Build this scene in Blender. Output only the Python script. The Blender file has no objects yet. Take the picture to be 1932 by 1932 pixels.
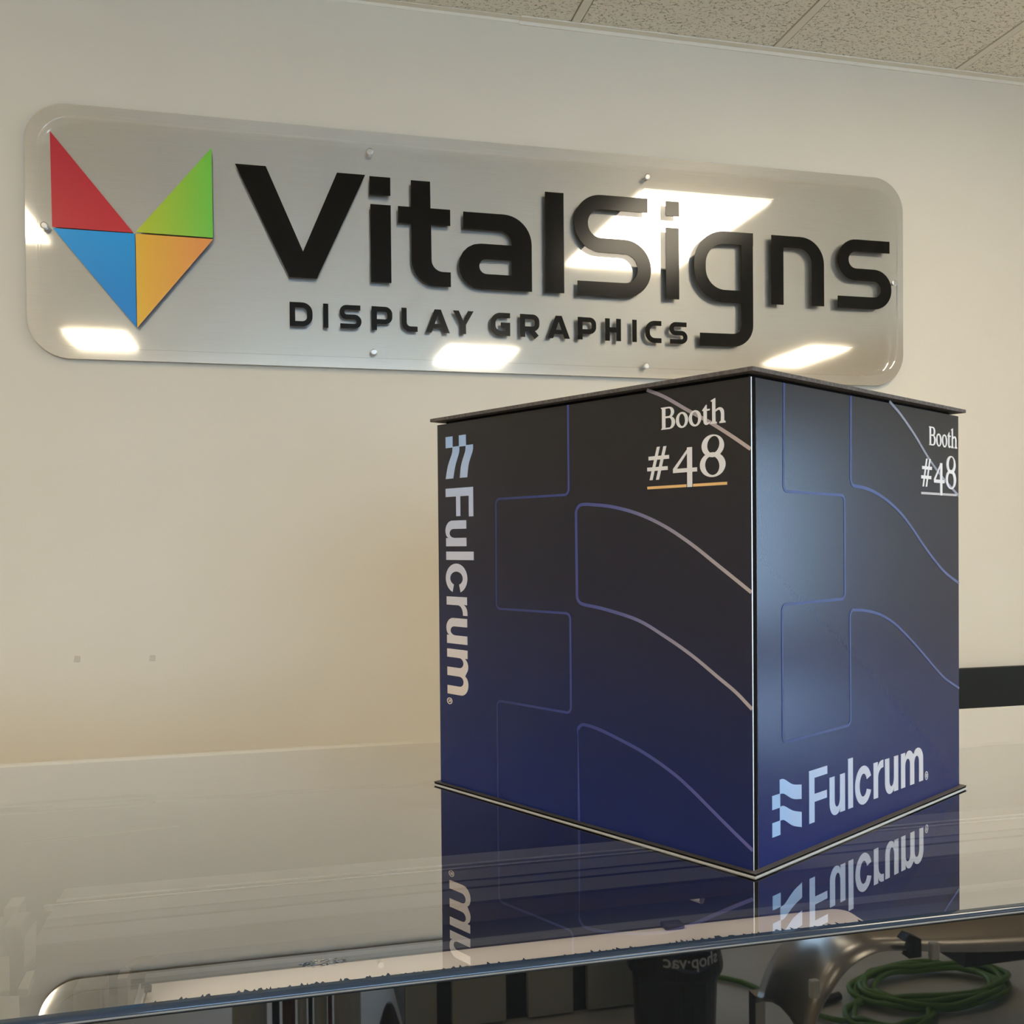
import bpy, bmesh, math, random
from mathutils import Vector, Matrix
from mathutils.geometry import tessellate_polygon
random.seed(7)
C = bpy.context.scene.collection
SC = bpy.context.scene

# ------------------------------------------------------------------ camera
CAM_H = 1.5042           # eye height (m); printer lid lies at 1.2 m
YAW, PITCH, ROLL = math.radians(13.6373), math.radians(-0.7894), math.radians(0.5129)
cam = bpy.data.cameras.new('camera'); camo = bpy.data.objects.new('camera', cam); C.objects.link(camo)
fw = Vector((math.sin(YAW)*math.cos(PITCH), math.cos(YAW)*math.cos(PITCH), math.sin(PITCH)))
rt = Vector((math.cos(YAW), -math.sin(YAW), 0)); dn = fw.cross(rt)
r2 = math.cos(ROLL)*rt + math.sin(ROLL)*dn; d2 = -math.sin(ROLL)*rt + math.cos(ROLL)*dn
M = Matrix((r2, -d2, -fw)).transposed().to_4x4(); M.translation = (0, 0, CAM_H)
camo.matrix_world = M
cam.sensor_width = 36; cam.lens = 36*1814.88/1932; cam.shift_y = 82.6/1932
cam.clip_start = 0.02
SC.camera = camo

# ------------------------------------------------------------------ world, exposure
w = bpy.data.worlds.new('world'); SC.world = w; w.use_nodes = True
bg = w.node_tree.nodes['Background']; bg.inputs[0].default_value = (0.48, 0.71, 1.0, 1); bg.inputs[1].default_value = 9.0
SC.view_settings.view_transform = 'Standard'; SC.view_settings.look = 'None'
SC.cycles.caustics_reflective = False
SC.view_settings.gamma = 1; SC.view_settings.use_curve_mapping = False
SC.view_settings.exposure = 0.15
LAMP = 12.0               # troffer diffuser radiance

# ------------------------------------------------------------------ materials
def srgb(r, g, b):
    f = lambda v: (v/255/12.92 if v/255 <= .04045 else ((v/255+.055)/1.055)**2.4)
    return (f(r), f(g), f(b), 1)
def mat(name, col=(.5,.5,.5,1), rough=.5, metal=0., spec=.5, ior=1.5, aniso=0., emit=None, estr=0.):
    m = bpy.data.materials.new(name); m.use_nodes = True
    b = m.node_tree.nodes['Principled BSDF']
    b.inputs['Base Color'].default_value = col if len(col) == 4 else (*col, 1)
    b.inputs['Roughness'].default_value = rough; b.inputs['Metallic'].default_value = metal
    b.inputs['Specular IOR Level'].default_value = spec; b.inputs['IOR'].default_value = ior
    b.inputs['Anisotropic'].default_value = aniso
    if emit: b.inputs['Emission Color'].default_value = (*emit, 1); b.inputs['Emission Strength'].default_value = estr
    return m
class NT:
    def __init__(s, m): s.m = m; s.t = m.node_tree; s.p = s.t.nodes.get('Principled BSDF'); s.out = s.t.nodes['Material Output']
    def n(s, typ, **kw):
        n = s.t.nodes.new(typ)
        for k, v in kw.items():
            if k in n.inputs: n.inputs[k].default_value = v
            else: setattr(n, k, v)
        return n
    def l(s, a, b): s.t.links.new(a, b)
    def ramp(s, fac, stops, interp='LINEAR'):
        r = s.n('ShaderNodeValToRGB'); r.color_ramp.interpolation = interp
        e = r.color_ramp.elements
        while len(e) < len(stops): e.new(.5)
        for el, (p, c) in zip(e, stops): el.position = p; el.color = c if len(c) == 4 else (*c, 1)
        s.l(fac, r.inputs[0]); return r.outputs[0]

def speckle(name, c1, c2, scale, rough=.8, bump=.0, spec=.3, coord='Object', stretch=None):
    m = mat(name, c1, rough, spec=spec); t = NT(m)
    tc = t.n('ShaderNodeTexCoord'); src = tc.outputs[coord]
    if stretch:
        mp = t.n('ShaderNodeMapping'); mp.inputs['Scale'].default_value = stretch; t.l(src, mp.inputs[0]); src = mp.outputs[0]
    nz = t.n('ShaderNodeTexNoise', Scale=scale, Detail=4.0); t.l(src, nz.inputs['Vector'])
    t.l(t.ramp(nz.outputs[0], [(.35, c1), (.65, c2)]), t.p.inputs['Base Color'])
    if bump:
        bp = t.n('ShaderNodeBump', Strength=bump, Distance=.002); t.l(nz.outputs[0], bp.inputs['Height']); t.l(bp.outputs[0], t.p.inputs['Normal'])
    return m

wall_paint = speckle('wall_paint', (.80,.72,.585,1), (.82,.74,.605,1), 3, .75, spec=.25)
nt = NT(wall_paint)      # roller stipple
nz = nt.n('ShaderNodeTexNoise', Scale=260., Detail=3.); tc = nt.n('ShaderNodeTexCoord'); nt.l(tc.outputs['Object'], nz.inputs['Vector'])
bp = nt.n('ShaderNodeBump', Strength=.10, Distance=.0015); nt.l(nz.outputs[0], bp.inputs['Height']); nt.l(bp.outputs[0], nt.p.inputs['Normal'])
floor_mat = speckle('concrete', (.58,.55,.48,1), (.65,.62,.55,1), 6, .45, spec=.4)
bar_paint = mat('grid_paint', (.86,.785,.645,1), .9, spec=.05)
trim_paint = mat('trim_paint', (.90,.82,.68,1), .8, spec=.1)

# fissured acoustic tile: short dark worm marks plus pinholes, relief and colour from the same mask
tile_mat = mat('acoustic_tile', (.8,.74,.6,1), .95, spec=.1); t = NT(tile_mat)
geo = t.n('ShaderNodeNewGeometry')
mp = t.n('ShaderNodeMapping'); mp.inputs['Scale'].default_value = (1.0, 1.9, 1); t.l(geo.outputs['Position'], mp.inputs[0])
n0 = t.n('ShaderNodeTexNoise', Scale=30., Detail=2.); t.l(mp.outputs[0], n0.inputs['Vector'])
mixv = t.n('ShaderNodeMix', data_type='RGBA'); mixv.inputs[0].default_value = .035
t.l(mp.outputs[0], mixv.inputs[6]); t.l(n0.outputs[1], mixv.inputs[7])
vo = t.n('ShaderNodeTexVoronoi', Scale=56., feature='DISTANCE_TO_EDGE'); t.l(mixv.outputs[2], vo.inputs['Vector'])
ed = t.ramp(vo.outputs['Distance'], [(.03, (1,1,1)), (.075, (0,0,0))])
n1 = t.n('ShaderNodeTexNoise', Scale=70., Detail=1.); t.l(mp.outputs[0], n1.inputs['Vector'])
gate = t.ramp(n1.outputs[0], [(.50, (0,0,0)), (.55, (1,1,1))])
n2 = t.n('ShaderNodeTexNoise', Scale=210., Detail=1.); t.l(geo.outputs['Position'], n2.inputs['Vector'])
pin = t.ramp(n2.outputs[0], [(.66, (0,0,0)), (.72, (.6,.6,.6))])
mul = t.n('ShaderNodeMath', operation='MULTIPLY'); t.l(ed, mul.inputs[0]); t.l(gate, mul.inputs[1])
mx = t.n('ShaderNodeMath', operation='MAXIMUM'); t.l(mul.outputs[0], mx.inputs[0]); t.l(pin, mx.inputs[1])
col = t.ramp(mx.outputs[0], [(0, (.92,.84,.69)), (1, (.43,.37,.27))]); t.l(col, t.p.inputs['Base Color'])
bp = t.n('ShaderNodeBump', Strength=.6, Distance=.003, invert=True); t.l(mx.outputs[0], bp.inputs['Height']); t.l(bp.outputs[0], t.p.inputs['Normal'])

# brushed aluminium: horizontal grain
alu = bpy.data.materials.new('brushed_aluminium'); alu.use_nodes = True; t = NT(alu); t.t.nodes.remove(t.p)
tc = t.n('ShaderNodeTexCoord'); mp = t.n('ShaderNodeMapping'); mp.inputs['Scale'].default_value = (6, 6, 900); t.l(tc.outputs['Object'], mp.inputs[0])
nz = t.n('ShaderNodeTexNoise', Scale=1.6, Detail=3.); t.l(mp.outputs[0], nz.inputs['Vector'])
acol = t.ramp(nz.outputs[0], [(.3, (.76,.735,.685)), (.7, (.84,.815,.765))])
comb = t.n('ShaderNodeCombineXYZ'); comb.inputs[0].default_value = 1.0
g1 = t.n('ShaderNodeBsdfAnisotropic', Roughness=.05); g2 = t.n('ShaderNodeBsdfAnisotropic', Roughness=.40, Anisotropy=.3); g3 = t.n('ShaderNodeBsdfDiffuse')
for g in (g1, g2, g3): t.l(acol, g.inputs['Color'])
t.l(comb.outputs[0], g2.inputs['Tangent'])
m1 = t.n('ShaderNodeMixShader'); m1.inputs[0].default_value = .55; t.l(g2.outputs[0], m1.inputs[1]); t.l(g3.outputs[0], m1.inputs[2])
m2 = t.n('ShaderNodeMixShader'); m2.inputs[0].default_value = .62; t.l(m1.outputs[0], m2.inputs[1]); t.l(g1.outputs[0], m2.inputs[2])
t.l(m2.outputs[0], t.out.inputs[0])

def sheet_mat(name, tint, ior, rough=0.0, faces=1):
    """clear sheet: Fresnel gloss over a straight-through tint (thin sheets do not bend the view)"""
    m = bpy.data.materials.new(name); m.use_nodes = True; t = NT(m); t.t.nodes.remove(t.p)
    tr = t.n('ShaderNodeBsdfTransparent'); tr.inputs[0].default_value = (*tint, 1)
    gl = t.n('ShaderNodeBsdfGlossy'); gl.inputs['Roughness'].default_value = rough; gl.inputs['Color'].default_value = (1,1,1,1)
    fr = t.n('ShaderNodeFresnel'); fr.inputs[0].default_value = ior
    fac = fr.outputs[0]
    if faces > 1:       # several parallel faces behind one another: 1-(1-F)^n
        a = t.n('ShaderNodeMath', operation='SUBTRACT'); a.inputs[0].default_value = 1; t.l(fac, a.inputs[1])
        b = t.n('ShaderNodeMath', operation='POWER'); b.inputs[1].default_value = faces; t.l(a.outputs[0], b.inputs[0])
        c = t.n('ShaderNodeMath', operation='SUBTRACT'); c.inputs[0].default_value = 1; t.l(b.outputs[0], c.inputs[1]); fac = c.outputs[0]
    mx = t.n('ShaderNodeMixShader'); t.l(fac, mx.inputs[0]); t.l(tr.outputs[0], mx.inputs[1]); t.l(gl.outputs[0], mx.inputs[2])
    t.l(mx.outputs[0], t.out.inputs[0]); return m
def clear_mat(name, tint):
    m = bpy.data.materials.new(name); m.use_nodes = True; t = NT(m); t.t.nodes.remove(t.p)
    tr = t.n('ShaderNodeBsdfTransparent'); tr.inputs[0].default_value = (*tint, 1); t.l(tr.outputs[0], t.out.inputs[0]); return m
acr_face = sheet_mat('acrylic_face', (.985,.985,.98), 1.50)
acr_back = clear_mat('acrylic_back', (1,1,1))
acr_edge = sheet_mat('acrylic_edge', (.55,.57,.56), 1.6, .1)
lid_face = sheet_mat('lid_face', (.93,.95,.95), 1.5, .004, 4)
glass = sheet_mat('window_glass', (.96,.97,.97), 1.5)

black_satin = mat('black_satin', (.002,.002,.002,1), .16, spec=.30)
print_black = mat('core_black', (.008,.0075,.007,1), .85, spec=.08)
board_edge = speckle('board_edge', (.10,.085,.08,1), (.16,.14,.13,1), 260, .8)
skin_alu = mat('skin_aluminium', (.92,.91,.89,1), .35, .5)
pin_metal = mat('pin_metal', (.58,.57,.54,1), .38, 1.0)
lamp_mat = mat('lamp_diffuser', (.9,.9,.9,1), .5, emit=(1.0, .865, .65), estr=LAMP)
white_frame = mat('white_frame', (.8,.78,.72,1), .4)
steel = mat('steel', (.62,.58,.53,1), .28, 1.0)
rail_steel = mat('rail_steel', (.80,.79,.76,1), .35, .7)
beam_grey = mat('beam_grey', (.21,.205,.20,1), .4)
beam_mid = mat('beam_mid_grey', (.145,.145,.15,1), .45)
beam_dark = mat('beam_dark_grey', (.05,.05,.055,1), .5)
well_dark = mat('well_dark', (.022,.025,.032,1), .6)
panel_blue = mat('panel_blue_grey', (.075,.092,.11,1), .5)
strip_grey = mat('strip_grey', (.24,.25,.25,1), .4)
cover_grey = speckle('cover_grey', (.40,.365,.35,1), (.45,.415,.40,1), 12, .55, stretch=(1, 9, 1))
ring_grey = mat('ring_grey', (.20,.19,.175,1), .4)
edge_blue = mat('edge_blue', (.030,.050,.085,1), .08, spec=.5, ior=1.5)
lip_dark = mat('lip_dark', (.022,.021,.017,1), .35)
gloss_black = mat('gloss_black', (.008,.009,.010,1), .015, spec=.5, ior=2.2)
printer_white = mat('printer_white', (.62,.60,.56,1), .4)
bracket_grey = mat('bracket_grey', (.40,.37,.33,1), .4)
paper_mat = mat('paper', (.80,.70,.58,1), .6, spec=.2)
ink_blue = mat('ink_blue', (.03,.04,.06,1), .5)
cable_black = mat('cable_black', (.012,.012,.014,1), .5)
white_plastic = mat('white_plastic', (.75,.73,.68,1), .4)
hose_green = mat('hose_green', (.115,.25,.038,1), .4)
vac_black = mat('vac_black', (.012,.012,.013,1), .35)
vac_blue = mat('vac_label', (.03,.045,.095,1), .4)
label_white = mat('label_white', (.7,.7,.7,1), .5)
board_grey = speckle('board_grey', (.42,.42,.36,1), (.47,.46,.40,1), 4, .6)
rail_black = mat('rail_black', (.012,.014,.013,1), .55, spec=.3)

# printed laminate of the box: dark grey above, navy below; satin
def print_mat(name, stops, rough, coat=0.):
    m = mat(name, (.02,.02,.03,1), rough, spec=.5); t = NT(m)
    tc = t.n('ShaderNodeTexCoord'); sep = t.n('ShaderNodeSeparateXYZ'); t.l(tc.outputs['Object'], sep.inputs[0])
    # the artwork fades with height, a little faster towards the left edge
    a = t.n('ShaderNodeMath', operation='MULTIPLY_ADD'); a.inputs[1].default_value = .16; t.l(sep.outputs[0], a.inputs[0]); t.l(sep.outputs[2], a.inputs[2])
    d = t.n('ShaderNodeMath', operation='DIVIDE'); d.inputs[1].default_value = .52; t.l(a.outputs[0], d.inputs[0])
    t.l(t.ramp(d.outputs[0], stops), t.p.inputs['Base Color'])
    nz = t.n('ShaderNodeTexNoise', Scale=520., Detail=2.); t.l(tc.outputs['Object'], nz.inputs['Vector'])
    bp = t.n('ShaderNodeBump', Strength=.035, Distance=.0006); t.l(nz.outputs[0], bp.inputs['Height']); t.l(bp.outputs[0], t.p.inputs['Normal'])
    return m
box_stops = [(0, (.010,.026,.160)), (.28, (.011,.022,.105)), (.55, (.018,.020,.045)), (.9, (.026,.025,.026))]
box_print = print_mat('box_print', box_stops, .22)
def ramp_mat(name, axis, x0, x1, stops, rough=.35):
    m = mat(name, (.5,.5,.5,1), rough); t = NT(m)
    tc = t.n('ShaderNodeTexCoord'); sep = t.n('ShaderNodeSeparateXYZ'); t.l(tc.outputs['Object'], sep.inputs[0])
    r = t.n('ShaderNodeMapRange'); r.inputs[1].default_value = x0; r.inputs[2].default_value = x1; t.l(sep.outputs[axis], r.inputs[0])
    t.l(t.ramp(r.outputs[0], stops), t.p.inputs['Base Color']); return m
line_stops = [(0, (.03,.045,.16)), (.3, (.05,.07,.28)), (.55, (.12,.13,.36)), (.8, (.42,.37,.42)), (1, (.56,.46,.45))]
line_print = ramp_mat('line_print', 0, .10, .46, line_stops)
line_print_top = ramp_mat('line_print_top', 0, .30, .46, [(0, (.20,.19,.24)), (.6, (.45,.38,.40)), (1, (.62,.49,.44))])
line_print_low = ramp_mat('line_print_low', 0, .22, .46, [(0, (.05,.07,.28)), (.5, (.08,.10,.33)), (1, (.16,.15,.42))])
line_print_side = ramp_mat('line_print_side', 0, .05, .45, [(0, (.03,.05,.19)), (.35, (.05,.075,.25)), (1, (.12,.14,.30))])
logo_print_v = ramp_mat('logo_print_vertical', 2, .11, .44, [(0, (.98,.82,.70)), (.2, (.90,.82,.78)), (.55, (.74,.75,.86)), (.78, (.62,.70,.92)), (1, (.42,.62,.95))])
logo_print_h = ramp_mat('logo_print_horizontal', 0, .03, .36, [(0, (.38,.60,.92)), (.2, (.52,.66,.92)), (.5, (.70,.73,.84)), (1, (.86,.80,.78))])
text_print = mat('text_print', (.93,.89,.86,1), .4)
orange_print = mat('orange_print', (1.0,.60,.24,1), .4)
sheen_print = mat('sheen_print', (.62,.56,.54,1), .4)  # right-face underline, with the whitish reflection painted into its colour

# ------------------------------------------------------------------ mesh helpers
class MB:
    def __init__(s): s.v = []; s.f = []; s.mi = []
    def face(s, pts, mi=0):
        b = len(s.v); s.v += [tuple(p) for p in pts]; s.f.append(tuple(range(b, b+len(pts)))); s.mi.append(mi)
    def box(s, x0, x1, y0, y1, z0, z1, mi=0, top=None, front=None):
        b = len(s.v); s.v += [(x, y, z) for z in (z0, z1) for y in (y0, y1) for x in (x0, x1)]
        F = [((0,2,3,1), mi), ((4,5,7,6), mi if top is None else top), ((0,1,5,4), mi if front is None else front), ((2,6,7,3), mi), ((0,4,6,2), mi), ((1,3,7,5), mi)]
        for f, m in F: s.f.append(tuple(b+i for i in f)); s.mi.append(m)
        return s
    def extrude(s, loops, fn, d0, d1, mi=0, back=None, side=None):
        """loops in 2-D (outer + holes); fn(a, b, d) -> xyz; d0 is the seen face"""
        back = mi if back is None else back; side = mi if side is None else side
        tri = tessellate_polygon([[Vector((a, b, 0)) for a, b in lp] for lp in loops])
        flat = [p for lp in loops for p in lp]; n = len(flat)
        for dd, flip, m in ((d0, False, mi), (d1, True, back)):
            b = len(s.v); s.v += [tuple(fn(a, c, dd)) for a, c in flat]
            for tr in tri:
                i, j, k = tr
                ar = (flat[j][0]-flat[i][0])*(flat[k][1]-flat[i][1])-(flat[j][1]-flat[i][1])*(flat[k][0]-flat[i][0])
                if abs(ar) < 1e-14: continue
                if (ar < 0) != flip: i, j, k = i, k, j
                s.f.append((b+i, b+j, b+k)); s.mi.append(m)
        for lp in loops:
            m_ = len(lp)
            for i in range(m_):
                p, q = lp[i], lp[(i+1) % m_]
                s.face([fn(*p, d0), fn(*p, d1), fn(*q, d1), fn(*q, d0)], side)
        return s
    def tube(s, pts, r, seg=8, mi=0, closed=False):
        pts = [Vector(p) for p in pts]; n = len(pts); rings = []
        up = Vector((0, 0, 1))
        for i, p in enumerate(pts):
            tdir = (pts[min(i+1, n-1)]-pts[max(i-1, 0)]).normalized()
            if i == 0: up = Vector((0,0,1)) if abs(tdir.z) < .9 else Vector((1,0,0))
            a = tdir.cross(up).normalized(); b = a.cross(tdir).normalized(); up = b
            base = len(s.v); rr = r[i] if isinstance(r, (list, tuple)) else r
            s.v += [tuple(p + rr*(math.cos(2*math.pi*k/seg)*a + math.sin(2*math.pi*k/seg)*b)) for k in range(seg)]
            rings.append(base)
        for A, B in zip(rings, rings[1:]):
            for k in range(seg): s.f.append((A+k, A+(k+1) % seg, B+(k+1) % seg, B+k)); s.mi.append(mi)
        s.f.append(tuple(rings[0]+k for k in range(seg))[::-1]); s.mi.append(mi)
        s.f.append(tuple(rings[-1]+k for k in range(seg))); s.mi.append(mi)
        return s
    def lathe(s, prof, c, seg=32, mi=0):
        base = len(s.v)
        for r, z in prof: s.v += [(c[0]+r*math.cos(2*math.pi*k/seg), c[1]+r*math.sin(2*math.pi*k/seg), c[2]+z) for k in range(seg)]
        for i in range(len(prof)-1):
            for k in range(seg):
                a = base+i*seg+k; b = base+i*seg+(k+1) % seg
                s.f.append((a, b, b+seg, a+seg)); s.mi.append(mi)
        s.f.append(tuple(base+k for k in range(seg))[::-1]); s.mi.append(mi)
        e = base+(len(prof)-1)*seg; s.f.append(tuple(e+k for k in range(seg))); s.mi.append(mi)
        return s
ORG = {}
def obj(name, mb, mats, parent=None, bevel=0, smooth=False, local=False):
    """link one mesh object; vertices are given in world space (or the parent's own space with local=True)"""
    me = bpy.data.meshes.new(name); me.from_pydata(mb.v, [], mb.f)
    mats = mats if isinstance(mats, (list, tuple)) else [mats]
    for m in mats: me.materials.append(m)
    me.polygons.foreach_set('material_index', mb.mi)
    o = bpy.data.objects.new(name, me); C.objects.link(o)
    off = Vector((0, 0, 0))
    if parent is not None:
        o.parent = parent; off = ORG[parent.name]
    if not local: me.transform(Matrix.Translation(-off))
    bm = bmesh.new(); bm.from_mesh(me); bmesh.ops.remove_doubles(bm, verts=bm.verts, dist=1e-6)
    bmesh.ops.recalc_face_normals(bm, faces=bm.faces); bm.to_mesh(me); bm.free()
    if smooth: me.polygons.foreach_set('use_smooth', [True]*len(me.polygons))
    if bevel:
        b = o.modifiers.new('bevel', 'BEVEL'); b.width = bevel; b.segments = 2; b.limit_method = 'ANGLE'
    ORG[o.name] = off; me.update()
    return o
def tag(o, label, cat, group=None):
    o['label'] = label; o['category'] = cat
    if group: o['group'] = group
    return o
def thing(name, loc, label, cat, group=None):
    o = bpy.data.objects.new(name, None); C.objects.link(o); o.location = loc; o.empty_display_size = .05
    ORG[o.name] = Vector(loc); return tag(o, label, cat, group)
def struct(name, mb, mats, label=None, parent=None, **k):
    o = obj(name, mb, mats, parent, **k)
    if parent is None: o['kind'] = 'structure'
    if label: o['label'] = label
    return o

# ---- 2-D outlines
def arc(cx, cy, rx, ry, a0, a1, n=10): return [(cx+rx*math.cos(math.radians(a0+(a1-a0)*i/n)), cy+ry*math.sin(math.radians(a0+(a1-a0)*i/n))) for i in range(n+1)]
def rect(x0, x1, y0, y1): return [(x0,y0), (x1,y0), (x1,y1), (x0,y1)]
def rrect(x0, x1, y0, y1, r, n=10): return arc(x1-r, y0+r, r, r, -90, 0, n)+arc(x1-r, y1-r, r, r, 0, 90, n)+arc(x0+r, y1-r, r, r, 90, 180, n)+arc(x0+r, y0+r, r, r, 180, 270, n)
def rpath(pts, rad, n=9):
    """polyline with rounded corners"""
    out = [pts[0]]
    for i in range(1, len(pts)-1):
        p, a, b = Vector(pts[i]), Vector(pts[i-1]), Vector(pts[i+1]); r = rad[i-1] if isinstance(rad, (list, tuple)) else rad
        if r <= 0: out.append(tuple(p)); continue
        u, v = (a-p).normalized(), (b-p).normalized(); th = math.acos(max(-1, min(1, u.dot(v))))
        tl = r/math.tan(th/2); c = p+(u+v).normalized()*(r/math.sin(th/2))
        s, e = p+u*tl, p+v*tl; a0 = math.atan2(s.y-c.y, s.x-c.x); a1 = math.atan2(e.y-c.y, e.x-c.x)
        da = (a1-a0+math.pi) % (2*math.pi)-math.pi
        out += [(c.x+r*math.cos(a0+da*k/n), c.y+r*math.sin(a0+da*k/n)) for k in range(n+1)]
    out.append(pts[-1]); return out
def ribbon(pts, w):
    """outline of a stroke of width w (number or list) along pts, flat ends"""
    P = [Vector(pts[0])]
    for p in pts[1:]:
        if (Vector(p)-P[-1]).length > 1e-6: P.append(Vector(p))
    L, R = [], []; n = len(P)
    for i, p in enumerate(P):
        d0 = (P[i]-P[i-1]).normalized() if i else (P[1]-P[0]).normalized()
        d1 = (P[i+1]-P[i]).normalized() if i < n-1 else d0
        n0, n1 = Vector((-d0.y, d0.x)), Vector((-d1.y, d1.x)); m = (n0+n1); m.normalize()
        h = (w[i] if isinstance(w, (list, tuple)) else w)/2/max(.5, m.dot(n0))
        L.append(tuple(p+m*h)); R.append(tuple(p-m*h))
    return L+R[::-1]
def crom(pts, n=8):
    out = []
    P = [Vector(p) for p in pts]; P = [2*P[0]-P[1]]+P+[2*P[-1]-P[-2]]
    for i in range(1, len(P)-2):
        a, b, c, d = P[i-1:i+3]
        for k in range(n):
            u = k/n; out.append(tuple(.5*((2*b)+(c-a)*u+(2*a-5*b+4*c-d)*u*u+(3*b-a-3*c+d)*u**3)))
    out.append(tuple(P[-2])); return out

# ------------------------------------------------------------------ room shell
X0, X1, Y0, YW, ZC = -5.0, 5.5, -4.6, 2.563, 2.9305
struct('floor', MB().box(X0-.1, X1+.1, Y0-.1, YW+.1, -.1, 0), floor_mat, 'grey concrete floor')
struct('wall_back', MB().box(X0-.1, X1+.1, YW, YW+.1, 0, ZC+.2), wall_paint, 'cream painted wall behind the sign')
FX0, FX1, FZ0, FZ1 = -.8, 2.4, .9, 2.85
struct('wall_front', MB().box(X0-.1, FX0, Y0-.1, Y0, 0, ZC+.2).box(FX1, X1+.1, Y0-.1, Y0, 0, ZC+.2).box(FX0, FX1, Y0-.1, Y0, 0, FZ0).box(FX0, FX1, Y0-.1, Y0, FZ1, ZC+.2), wall_paint)
struct('wall_left', MB().box(X0-.1, X0, Y0, YW, 0, ZC+.2), wall_paint)
mb = MB(); WY0, WY1, WZ0, WZ1 = -1.0, .60, .95, 2.15
mb.box(X1, X1+.1, Y0, WY0, 0, ZC+.2); mb.box(X1, X1+.1, WY1, YW, 0, ZC+.2); mb.box(X1, X1+.1, WY0, WY1, 0, WZ0); mb.box(X1, X1+.1, WY0, WY1, WZ1, ZC+.2)
struct('wall_right', mb, wall_paint)
mb = MB(); f = .05
mb.box(X1+.02, X1+.08, WY0, WY1, WZ0, WZ0+f); mb.box(X1+.02, X1+.08, WY0, WY1, WZ1-f, WZ1)
for y in (WY0, (WY0+WY1)/2-f/2, WY1-f): mb.box(X1+.02, X1+.08, y, y+f, WZ0+f, WZ1-f)
win = struct('window_1', mb, white_frame)
ym = (WY0+WY1)/2
for a, b in ((WY0+f, ym-f/2), (ym+f/2, WY1-f)): obj('pane', MB().box(X1+.045, X1+.05, a, b, WZ0+f, WZ1-f), glass, win)
mb = MB(); mb.box(FX0, FX1, Y0-.08, Y0-.02, FZ0, FZ0+f); mb.box(FX0, FX1, Y0-.08, Y0-.02, FZ1-f, FZ1)
nb = 3; bw = (FX1-FX0-f)/nb
for k in range(nb+1): mb.box(FX0+k*bw, FX0+k*bw+f, Y0-.08, Y0-.02, FZ0+f, FZ1-f)
win = struct('window_2', mb, white_frame)
for k in range(nb): obj('pane', MB().box(FX0+k*bw+f, FX0+(k+1)*bw, Y0-.055, Y0-.05, FZ0+f, FZ1-f), glass, win)
# ceiling: backing slab, lay-in tiles and the exposed grid
ceil = struct('ceiling', MB().box(X0-.1, X1+.1, Y0-.1, YW+.1, ZC+.06, ZC+.16), bar_paint, 'suspended ceiling of fissured cream tiles')
gx = [X0]+[.81+.61*k for k in range(-9, 8) if X0 < .81+.61*k < X1]+[X1]
gy = [YW]+[1.56-1.22*k for k in range(0, 6) if 1.56-1.22*k > Y0]+[Y0]
tm = {}
for i in range(len(gx)-1):
    for j in range(len(gy)-1):
        a, b, c, d = gx[i], gx[i+1], gy[j+1], gy[j]; key = (round(b-a, 3), round(d-c, 3))
        if key not in tm:
            hx, hy = (b-a)/2-.010, (d-c)/2-.010; q = MB(); e = .006
            q.box(-hx, hx, -hy, hy, .004, .022); q.box(-hx+e, hx-e, -hy+e, hy-e, -.003, .004)
            o = obj('ceiling_tile', q, tile_mat, ceil, local=True); tm[key] = o.data
        else:
            o = bpy.data.objects.new('ceiling_tile', tm[key]); C.objects.link(o); o.parent = ceil
        o.location = ((a+b)/2, (c+d)/2, ZC+.004)
for x in gx[1:-1]: obj('grid_bar', MB().box(x-.012, x+.012, Y0, YW, ZC-.001, ZC+.006).box(x-.002, x+.002, Y0, YW, ZC+.006, ZC+.04), bar_paint, ceil)
for y in gy[1:-1]: obj('grid_bar', MB().box(X0, X1, y-.012, y+.012, ZC-.0015, ZC+.005), bar_paint, ceil)
# wall angle: two lengths, the right one lapped over the left
def angle(x0, x1, zl, dz, out): return MB().box(x0, x1, YW-.0015-dz, YW, zl, ZC+.004).box(x0, x1, YW-out, YW-.0015-dz, ZC-.002-dz, ZC)
struct('trim_1', angle(X0, .66, ZC-.010, 0, .020), trim_paint, 'thin cream wall angle under ceiling, left length')
struct('trim_2', angle(.655, X1, ZC-.0135, .002, .024), trim_paint, 'cream wall angle under ceiling, right length lapped over the left one')

# ceiling lights
def light(x0, x1, y0, y1, label):
    t = thing('ceiling_light', ((x0+x1)/2, (y0+y1)/2, ZC), label, 'light', 'ceiling lights')
    q = MB(); e = .022; z0, z1 = ZC-.022, ZC-.002
    for b in ((x0-e, x0, y0-e, y1+e), (x1, x1+e, y0-e, y1+e), (x0, x1, y0-e, y0), (x0, x1, y1, y1+e)): q.box(*b, z0, z1)
    obj('frame', q, white_frame, t); obj('diffuser', MB().box(x0, x1, y0, y1, z0+.005, z1), lamp_mat, t)
light(1.43, 2.005, .40, 1.45, 'ceiling light panel mirrored large across the S and i of the wall sign')
light(-1.60, -1.010, .25, .86, 'ceiling light panel mirrored at the left end of the wall sign')
light(-1.35, -.965, -2.26, -1.675, 'ceiling light panel mirrored small under the blue triangle of the sign')
light(1.20, 1.715, -2.385, -1.70, 'ceiling light panel mirrored small under the word graphics on the sign')
light(3.775, 4.11, -1.94, -1.20, 'ceiling light panel mirrored low at the right end of the sign')

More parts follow.
